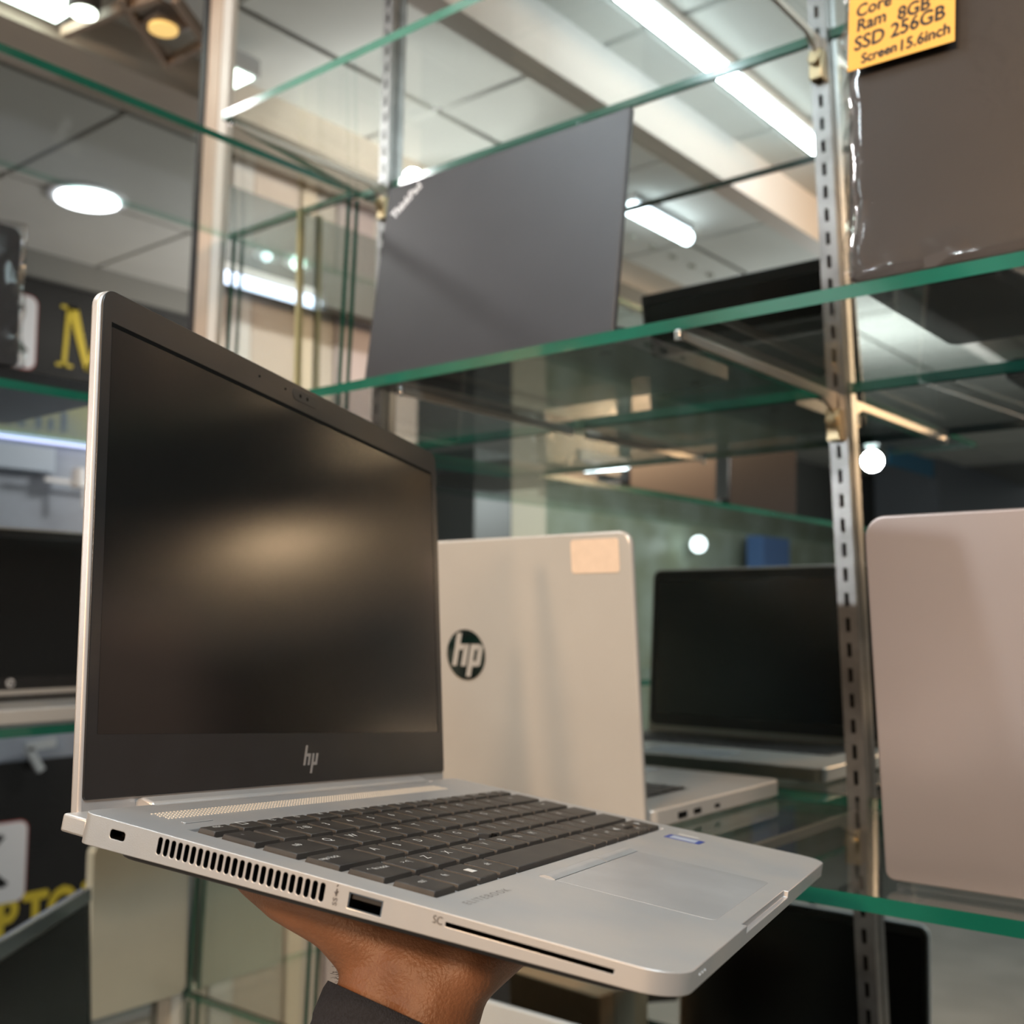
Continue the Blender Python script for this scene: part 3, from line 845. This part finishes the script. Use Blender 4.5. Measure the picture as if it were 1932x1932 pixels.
for i, (s, y, x, sz) in enumerate((('Screen', 0.0075, 0.30, 0.0105), ('15.6inch', 0.0090, 0.72, 0.0118), ('SSD 256GB', 0.0215, 0.48, 0.0150), ('Ram', 0.0340, 0.22, 0.0135), ('8GB', 0.0335, 0.62, 0.0140), ('Core', 0.0455, 0.24, 0.0135))):
    text('handwriting', s, sz * 0.92, sz, Matrix.Translation((nw * x, y, 0.0004)) @ Matrix.Rotation(math.radians(4), 4, 'Z'), INK, note, shear=0.12, bold=0.00045)

# ================================================================== LAPTOPS ON THE SIDE RUN
HPL = mat('laptop_silver_b', (0.50, 0.49, 0.47), 0.35, 0.3)
t, base_w, lid_w = laptop('open laptop facing out with black screen on the side shelf at the left edge', place(-1.392, 0.706, WL, 90), 0.335, 0.225, 0.018, 0.232, math.radians(6), HPL, HPL, bez=0.006)
round_logo(Matrix.Translation((0, 0.0285, 0.0009)), lid_w, 0.0055, mat('logo_white', (0.7, 0.72, 0.74), 0.3), BEZM)
# black laptop at the very left on the middle side shelf
wl2 = wrapped('black laptop in plastic wrap standing on the middle side shelf at the left edge', frame((-1.195, 0.345, WM + 0.018), (0, 1, 0), (-0.05, 0, 1), (1, 0, 0.05)), 0.240, 0.160, 0.020, mat('wrapped_black', (0.03, 0.03, 0.033), 0.3))
b = MB(); b.prism(rr(-1.43, 0.43, -1.165, 0.70, 0.01), WM, WM + 0.016)
tag(b.build('laptop', mat('closed_black', (0.006, 0.006, 0.007), 0.35), bevel=0.002), 'thin closed black laptop lying flat on the middle side shelf at the left edge', 'laptop')
# two brown-black lids further along the side run, seen in the mirror
BRN = mat('brown_lid', (0.085, 0.055, 0.045), 0.28, 0.2)
laptop('brown laptop lid on the side shelf, left of the two seen in the mirror', place(-1.185, 0.145, WM, -90), 0.345, 0.22, 0.018, 0.235, math.radians(2), BRN, BRN, 'brown lids seen in the mirror')
laptop('dark brown laptop lid on the side shelf, right of the two seen in the mirror', place(-1.185, -0.265, WM, -90), 0.345, 0.22, 0.018, 0.235, math.radians(2), mat('brown_lid_dark', (0.035, 0.027, 0.026), 0.22, 0.2), BRN if False else mat('brown_lid_dark', (0.035, 0.027, 0.026), 0.22, 0.2), 'brown lids seen in the mirror')
# wrapped laptop, tilted, bottom left
a0 = Vector((-1.262, 0.772, 0)); a1 = Vector((-1.075, 0.535, 0))
dx = (a1 - a0).normalized()
t, _, lid_x = laptop('dark laptop with a shiny metal top edge standing askew at bottom left', frame(((a0 + a1) / 2 + dx * 0.028).to_tuple()[:2] + (WBT,), (-dx.x, -dx.y, 0), (dx.y, -dx.x, 0) if False else (-(-dx.y), -dx.x, 0), (0, 0, 1)), 0.34, 0.20, 0.018, 0.245, math.radians(3), mat('dark_shell', (0.05, 0.047, 0.045), 0.3), CHROME, bez=0.012, lt=0.009)
b = MB(); b.box(-0.168, 0.228, 0.0008, 0.168, 0.2445, 0.0022); b.build('top_trim', CHROME, lid_x, bevel=0.0006)
# pale laptop standing closed at the back of the bottom side shelf
pale = thing('laptop', 'pale silver laptop standing closed against the back of the bottom side shelf', 'laptop', frame((-1.515, 0.888, WBT + 0.001), (0, 1, 0), (0, 0, 1), (1, 0, 0)))
PAL = mat('pale_green_silver', (0.66, 0.68, 0.58), 0.25, 0.2, noise_amt=0.08, noise_scale=7)
b = MB(); b.prism(rr(0, 0, 0.166, 0.248, 0.016, 8), 0, 0.010); b.build('base', PAL, pale, bevel=0.002)
b = MB(); b.prism(rr(0, 0, 0.166, 0.248, 0.016, 8), 0.0105, 0.018); b.build('lid', PAL, pale, bevel=0.002)

# ================================================================== BEYOND THE SIDE RUN
def panel(name, label, cat, X, y0, y1, z0, z1, m, th=0.03, kind=None, group=None):
    b = MB(); b.box(X - th, min(y0, y1), z0, X, max(y0, y1), z1)
    o = b.build(name, m, bevel=0.002)
    if kind: return tag(o, kind=kind)
    return tag(o, label, cat, group)
# opposite shop: front wall, bulkhead, signs
SX = -3.62
panel('wall_opposite', None, None, SX - 0.02, -8, 6.5, FLOOR, CEIL + 0.005, mat('shop_grey', (0.20, 0.20, 0.19), 0.7, noise_amt=0.2, noise_scale=2), 0.1, 'structure')
SIGN = mat('sign_black', (0.018, 0.018, 0.018), 0.25, noise_amt=0.3, noise_scale=3)
YELL = mat('sign_yellow', (0.62, 0.48, 0.04), 0.45)
WHITE = mat('sign_white', (0.72, 0.73, 0.75), 0.4)
REDL = mat('sign_red', (0.45, 0.10, 0.08), 0.5)
b = MB(); b.box(SX - 0.02, 1.0, 1.16, SX + 0.05, 4.5, CEIL)
tag(b.build('trim_4', mat('bulkhead_grey', (0.17, 0.17, 0.155), 0.6)), kind='structure')
def signboard(label, z0, z1, y0, y1, items):
    t = thing('sign_board', label, 'sign', frame((SX, 0, 0), (0, 1, 0), (0, 0, 1), (1, 0, 0)))
    b = MB(); b.box(y0, z0, 0.0, y1, z1, 0.02); b.build('board', SIGN, t)
    for it in items:
        if it[0] == 'logo':
            _, ya, za, yb, zb = it
            b = MB(); b.prism(rr(ya, za, yb, zb, 0.03), 0.02, 0.022); l = b.build('logo_rim', REDL, t)
            b = MB(); b.prism(rr(ya + .004, za + .004, yb - .004, zb - .004, 0.027), 0.022, 0.024); b.build('logo_plate', WHITE, l)
            h = zb - za
            text('logo_letter', 'K', h * 0.92, h * 0.86, Matrix.Translation(((ya + yb) / 2 + h * 0.02, (za + zb) / 2, 0.025)), SIGN, l, bold=h * 0.03)
        else:
            _, s, y, z, sx, sy = it
            text('sign_lettering', s, sx, sy, Matrix.Translation((y, z, 0.023)), YELL, t, bold=0.006)
    return t
P = lambda x, y: onX(x, y, SX + 0.022)
q0, q1 = P(0, 560), P(66, 700)
m0, m1 = P(100, 575), P(205, 690)
signboard('black sign with a white logo plate and a large yellow M behind the side shelves', P(0, 740).z + 0.012, 1.16, 1.0, 4.4,
          [('logo', q0.y - 0.10, q1.z, q1.y, P(66, 560).z), ('t', 'MOBILE', 0, 0, 0.01, 0.01)][:1])
tM = thing('sign_letter', 'large yellow serif letter M on the black sign behind the side shelves', 'sign', frame((SX + 0.021, 0, 0), (0, 1, 0), (0, 0, 1), (1, 0, 0)))
b = MB()
my0, my1, mz0, mz1 = P(105, 690).y, P(212, 690).y, P(100, 688).z, P(105, 572).z
mw, mh = my1 - my0, mz1 - mz0
def mp(l): return [(my0 + mw * x, mz0 + mh * y) for x, y in l]
for poly in ([(0.10, 0.0), (0.17, 0.0), (0.22, 1.0), (0.15, 1.0)], [(0.15, 1.0), (0.34, 1.0), (0.60, 0.0), (0.50, 0.0)], [(0.50, 0.0), (0.56, 0.0), (0.86, 1.0), (0.78, 1.0)], [(0.76, 0.0), (0.98, 0.0), (0.98, 1.0), (0.78, 1.0)],
             [(0.0, 0.0), (0.28, 0.0), (0.28, 0.05), (0.0, 0.05)], [(0.68, 0.0), (1.05, 0.0), (1.05, 0.05), (0.68, 0.05)], [(0.05, 0.95), (0.34, 0.95), (0.34, 1.0), (0.05, 1.0)], [(0.78, 0.95), (1.06, 0.95), (1.06, 1.0), (0.78, 1.0)]):
    b.prism(mp(poly), 0.0, 0.004)
b.build('letter_face', YELL, tM, smooth=False)
k0, k1 = P(0, 1700), P(54, 1545)
tl = signboard('black sign with a white K logo plate and yellow LAPTOP lettering below the side shelves', -1.25, P(0, 1440).z, 1.0, 4.4, [('logo', k1.y - 0.30, P(40, 1700).z, k1.y, k1.z)])
lt0, lt1 = P(0, 1775), P(150, 1745)
lh = 0.155
for i, ch in enumerate('LAPTOP'):
    yy = P(22, 1740).y + (i - 2) * 0.098 - 0.02
    text('sign_lettering', ch, lh * 0.92, lh * 1.28, Matrix.Translation((yy, P(60, 1730).z, 0.023)), YELL, tl, bold=0.006)
# display counter of the opposite shop: lit niche between the signs
z_led = P(0, 822).z
NIC = mat('niche_blue_grey', (0.32, 0.37, 0.44), 0.5, noise_amt=0.25, noise_scale=2.5, col2=(0.20, 0.22, 0.26))
b = MB(); b.box(SX, 1.0, P(0, 1440).z, SX + 0.012, 4.4, z_led)
tag(b.build('wall_niche', NIC), kind='structure')
panel('banner', 'yellow printed banner above the light strip of the opposite shop', 'banner', SX + 0.03, 1.2, 2.4, z_led + 0.01, P(0, 740).z + 0.01, mat('banner_yellow', (0.50, 0.50, 0.18), 0.5, noise_amt=0.4, noise_scale=9, col2=(0.35, 0.40, 0.30)), 0.02)
b = MB()
for k in range(9):
    y = 1.55 + 0.05 * k + random.uniform(-.01, .01); h = random.choice((0.05, 0.07, 0.04))
    b.box(SX + 0.031, y, z_led + 0.04, SX + 0.033, y + 0.022, z_led + 0.04 + h)
tag(b.build('banner_print', mat('banner_ink', (0.10, 0.16, 0.22), 0.5)), 'dark blurred print on the yellow banner of the opposite shop', 'print')
b = MB(); b.cyl((SX + 0.05, 1.1, z_led), (SX + 0.05, 2.6, z_led), 0.009, n=12)
led = tag(b.build('light_strip', mat('led_blue_white', (0.8, 0.85, 1), 0.4, emit=(0.55, 0.62, 1.0), estr=1.6)), 'thin bluish light strip along the opposite shop counter', 'light')
panel('display_box', 'pale blue box in the lit niche behind the side shelves', 'box', SX + 0.08, P(0, 900).y - 0.3, P(88, 870).y, P(0, 885).z, P(0, 838).z, mat('box_pale_blue', (0.42, 0.50, 0.60), 0.5), 0.06)
cf = P(128, 905)
tf = thing('camera_stand', 'white dome camera on a thin bar in the niche behind the side shelves', 'camera', Matrix.Translation((SX + 0.09, cf.y, cf.z)))
b = MB()
b.cyl((0, 0, -0.035), (0, 0, 0.035), 0.026, 0.022, 16); b.build('dome', WHITE, tf, bevel=0.006)
b = MB(); b.bar((0, -0.12, -0.015), (0, 0.14, -0.02), 0.012, 0.014); b.build('arm', WHITE, tf)
b = MB(); b.bar((0, 0.02, -0.03), (0, 0.025, -0.10), 0.008); b.build('stem', WHITE, tf)
# small lit things low on the counter
kk = P(60, 1400)
b = MB(); b.bar((SX + 0.06, P(38, 1408).y, P(38, 1408).z), (SX + 0.06, P(92, 1398).y, P(92, 1398).z), 0.02, 0.03); b.bar((SX + 0.06, P(42, 1410).y, P(42, 1410).z), (SX + 0.06, P(66, 1452).y, P(66, 1452).z), 0.02, 0.025)
tag(b.build('angle_bracket', mat('grey_white_metal', (0.5, 0.54, 0.56), 0.3, 0.3)), 'white angled bracket under the side shelf at the left edge', 'bracket')
# beam along the aisle, hanging frame and lamps at top left
BEI = mat('beam_beige', (0.50, 0.42, 0.34), 0.6, noise_amt=0.12, noise_scale=3)
b = MB(); b.box(-2.22, -3.0, 1.16, -2.045, 1.50, CEIL); tag(b.build('beam', BEI), 'beige ceiling beam running along the aisle at top left', 'beam')
WOOD = mat('frame_brown', (0.34, 0.24, 0.17), 0.5)
tr = thing('hanging_frame', 'brown diamond hanging frame under the ceiling at top left', 'frame', Matrix.Translation((-1.9, 1.2, 1.2)))
G = lambda x, y, z=1.15: onZ(x, y, z) - Vector((-1.9, 1.2, 1.2))
for (xa, ya), (xb, yb) in (((120, 62), (235, 13)), ((235, 13), (300, -8)), ((240, 14), (310, 112)), ((312, 120), (398, 74)), ((330, -5), (384, 72)), ((228, -10), (236, 12))):
    b = MB(); b.bar(G(xa, ya), G(xb, yb), 0.014, 0.02); b.build('bar', WOOD, tr)
def spot(label, p, r, h, emit, estr, square=False, body=None):
    t = thing('ceiling_lamp', label, 'lamp', Matrix.Translation(p))
    body = body or mat('lamp_dark', (0.05, 0.045, 0.042), 0.5)
    b = MB()
    if square: b.box(-r, -r, 0, r, r, h)
    else: b.cyl((0, 0, 0), (0, 0, h), r, r, 24)
    b.build('housing', body, t, bevel=0.004)
    b = MB(); b.cyl((0, 0, -0.006), (0, 0, 0.004), r * 0.78, r * 0.78, 24)
    b.build('bulb', mat('lamp_%s' % label[:14], emit, 0.5, emit=emit, estr=estr), t)
    return t
spot('dark cylinder lamp beside the bright panel light at top left', onZ(158, 22, 1.12), 0.030, 0.06, (0.9, 1.0, 0.85), 6)
spot('square brown lamp with a golden bulb at top left', onZ(308, 52, 1.14), 0.036, 0.035, (0.85, 0.55, 0.18), 1.0, True, mat('lamp_brown', (0.20, 0.15, 0.12), 0.5))
pl = thing('panel_light', 'bright white panel light cut by the top left corner', 'light', Matrix.Translation(onZ(75, -8, 1.18)))
b = MB(); b.box(-0.07, -0.30, 0.0, 0.07, 0.075, 0.04); b.build('housing', WHITE, pl)
b = MB(); b.box(-0.06, -0.29, -0.004, 0.06, 0.065, 0.001); b.build('diffuser', mat('panel_emit', (0.9, 1, 0.92), 0.5, emit=(0.85, 1.0, 0.9), estr=7), pl)
spot('round white downlight in the tiled ceiling behind the side shelves', onZ(166, 376, 1.242), 0.115, 0.008, (0.92, 0.98, 1.0), 7, body=WHITE)
# cool tubes
def tube(label, p0, p1, r, e, col=(0.80, 0.93, 1.0)):
    t = thing('tube_light', label, 'tube light', Matrix.Translation((Vector(p0) + Vector(p1)) / 2), 'tube lights')
    o = (Vector(p0) + Vector(p1)) / 2
    b = MB(); b.cyl(Vector(p0) - o, Vector(p1) - o, r, r, 16); b.build('tube', mat('tube_emit_%d' % int(e * 10), (0.9, 0.95, 1), 0.4, emit=col, estr=e), t)
    b = MB(); b.box(-r * 0.8, -(Vector(p1) - Vector(p0)).length / 2, r, r * 0.8, (Vector(p1) - Vector(p0)).length / 2, r + 0.02); b.build('batten', WHITE, t)
tube('long tube light over the side shelves, bright in the mirror at top right', (-1.11, 0.43, 1.205), (-1.11, -0.56, 1.205), 0.018, 60)
tube('shorter tube light over the aisle, seen in the mirror right of the small black laptop', (-1.71, -0.53, 1.205), (-1.71, -0.86, 1.205), 0.022, 9)
tube('bluish tube light low in the mirror left of the glass corner', vX(412, 520, -2.1), vX(600, 574, -2.1), 0.014, 3, (0.65, 0.75, 1.0))
tube('tube light between the middle shelves in the mirror above the silver laptop', vX(1092, 886, -1.175), vX(1183, 880, -1.175), 0.006, 8)
# beige shutter panels beyond the side run, seen in the mirror
pf = thing('panelled_partition', 'tall beige partition of upright boards, seen in the mirror left of the corner', 'partition', Matrix.Translation((-2.3, 0.3, FLOOR)))
cols = [(0.72, 0.61, 0.52), (0.78, 0.72, 0.68), (0.66, 0.53, 0.45), (0.85, 0.68, 0.52), (0.66, 0.55, 0.48), (0.60, 0.48, 0.46), (0.70, 0.60, 0.54)]
edges = [300, 425, 470, 560, 592, 630, 700, 790]
for k in range(len(edges) - 1):
    ya = vX(edges[k], 700, -2.3).y; yb = vX(edges[k + 1], 700, -2.3).y
    b = MB(); b.box(-0.03 - 0.008 * (k % 3), yb - 0.3 + 0.002, 0.0, 0.0 + 0.006 * (k % 2), ya - 0.3 - 0.002, 2.66)
    b.build('board', mat('board_%d' % k, cols[k], 0.45, noise_amt=0.1, noise_scale=2), pf, bevel=0.004)
# dark bulkhead with round lamps in front of the boards
bk = panel('bulkhead', 'dark overhead bulkhead with small lamps, seen in the mirror beside the glass corner', 'bulkhead', -2.2, vX(800, 450, -2.2).y, vX(425, 450, -2.2).y, vX(500, 545, -2.2).z, vX(560, 395, -2.2).z, mat('bulkhead_dark', (0.10, 0.10, 0.09), 0.5), 0.05)
def bulb(label, p, r, e, col):
    b = MB()
    n = 12
    for i in range(6):
        a0, a1 = math.pi * i / 6 - math.pi / 2, math.pi * (i + 1) / 6 - math.pi / 2
        b.cyl((p[0], p[1], p[2] + r * math.sin(a0)), (p[0], p[1], p[2] + r * math.sin(a1)), max(1e-4, r * math.cos(a0)), max(1e-4, r * math.cos(a1)), n)
    return tag(b.build('globe_lamp', mat('globe_%s' % label[:22], col, 0.4, emit=col, estr=e)), label, 'lamp')
bulb('round white globe lamp in the mirror near the glass corner', vX(562, 496, -2.12), 0.020, 3, (0.85, 1, 0.95))
bulb('small pale lamp left of the white globe lamp in the mirror', vX(503, 484, -2.12), 0.013, 2, (0.75, 0.95, 1))
bulb('white lamp low on the marble wall in the mirror', vX(1318, 1027, -3.4), 0.05, 4, (0.85, 0.97, 1.0))
bulb('flat white lamp in the mirror above the grey laptop lid', vX(1645, 838, -2.6), 0.04, 4, (0.9, 0.97, 1.0))
# pale green marble wall in the mirror
MAR = mat('marble_green', (0.50, 0.58, 0.48), 0.35, noise_amt=0.3, noise_scale=4, col2=(0.34, 0.38, 0.26))
panel('wall_marble', None, None, -3.55, vX(1580, 1000, -3.55).y, vX(1030, 1000, -3.55).y, FLOOR, 0.63, MAR, 0.05, 'structure')
panel('dark_cabinet', 'dark grey cabinet seen in the mirror behind the silver laptop top', 'cabinet', -2.9, vX(965, 940, -2.9).y, vX(895, 940, -2.9).y, FLOOR, vX(930, 850, -2.9).z, mat('cab_dark', (0.09, 0.10, 0.10), 0.4), 0.4)
panel('cream_cabinet', 'cream cabinet seen in the mirror above the silver laptop', 'cabinet', -2.95, vX(1030, 940, -2.95).y, vX(965, 940, -2.95).y, FLOOR, vX(930, 860, -2.95).z, mat('cab_cream', (0.55, 0.53, 0.42), 0.5), 0.4)
panel('blue_box', 'blue and white box low in the mirror left of the upright', 'box', -3.3, vX(1490, 1040, -3.3).y, vX(1440, 1040, -3.3).y, 0.05, vX(1460, 1012, -3.3).z, mat('box_blue', (0.10, 0.20, 0.45), 0.4), 0.12)
panel('blue_label', 'blue label seen in the mirror above the grey laptop lid', 'label', -2.7, vX(1762, 880, -2.7).y, vX(1680, 880, -2.7).y, vX(1720, 888, -2.7).z, vX(1720, 855, -2.7).z, mat('label_blue', (0.01, 0.14, 0.26), 0.4), 0.02)
panel('slate_cabinet', 'tall slate grey cabinet in the mirror above the grey laptop', 'cabinet', -2.75, vX(1960, 900, -2.75).y, vX(1770, 900, -2.75).y, FLOOR, vX(1850, 795, -2.75).z, mat('cab_slate', (0.11, 0.12, 0.14), 0.5), 0.5)
panel('white_door', 'white door panel low in the mirror right of the upright', 'door', -2.45, vX(1835, 1800, -2.45).y, vX(1500, 1700, -2.45).y, FLOOR, vX(1700, 1650, -2.45).z, mat('door_white', (0.62, 0.67, 0.68), 0.4, noise_amt=0.06, noise_scale=2), 0.04)
# light beam and grille under the ceiling in the mirror
b0 = vZ(1100, 190, 1.12)
b = MB(); b.box(b0.x - 0.03, -5, 1.12, b0.x + 0.03, 0.9, CEIL); tag(b.build('beam', mat('beam_pale', (0.62, 0.56, 0.52), 0.6)), 'pale ceiling beam crossing the mirror above the small black laptop', 'beam')
gr = thing('diamond_grille', 'diamond lattice grille in the mirror right of the small black laptop', 'grille', Matrix.Translation((-1.9, 0, 0)))
GRL = mat('grille_metal', (0.40, 0.40, 0.34), 0.5)
y0, y1 = vX(1600, 470, -1.9).y, vX(1150, 470, -1.9).y
z0, z1 = vX(1400, 545, -1.9).z, min(CEIL - 0.01, vX(1400, 395, -1.9).z)
hh = z1 - z0
k = 0
while y0 + k * 0.13 < y1:
    ya = y0 + k * 0.13
    for sg in (1, -1):
        pb = ya + sg * hh * 0.62
        if y0 <= pb <= y1:
            b = MB(); b.bar((0.004 * sg, ya, z0), (0.004 * sg, pb, z1), 0.008); b.build('bar', GRL, gr)
    k += 1

# box on the bottom shelf
bx = thing('carton', 'beige carton on the bottom shelf below the front corner of the held laptop', 'box', place(-0.86, 0.93, ZB, 4))
b = MB(); b.box(-0.075, -0.05, 0.0, 0.075, 0.05, 0.13); b.build('body', mat('carton_beige', (0.62, 0.44, 0.27), 0.6, noise_amt=0.1), bx, bevel=0.003)
b = MB(); b.box(-0.076, -0.02, 0.0, 0.076, 0.02, 0.1305); b.build('tape', mat('tape_tan', (0.55, 0.45, 0.32), 0.3), bx, bevel=0.001)
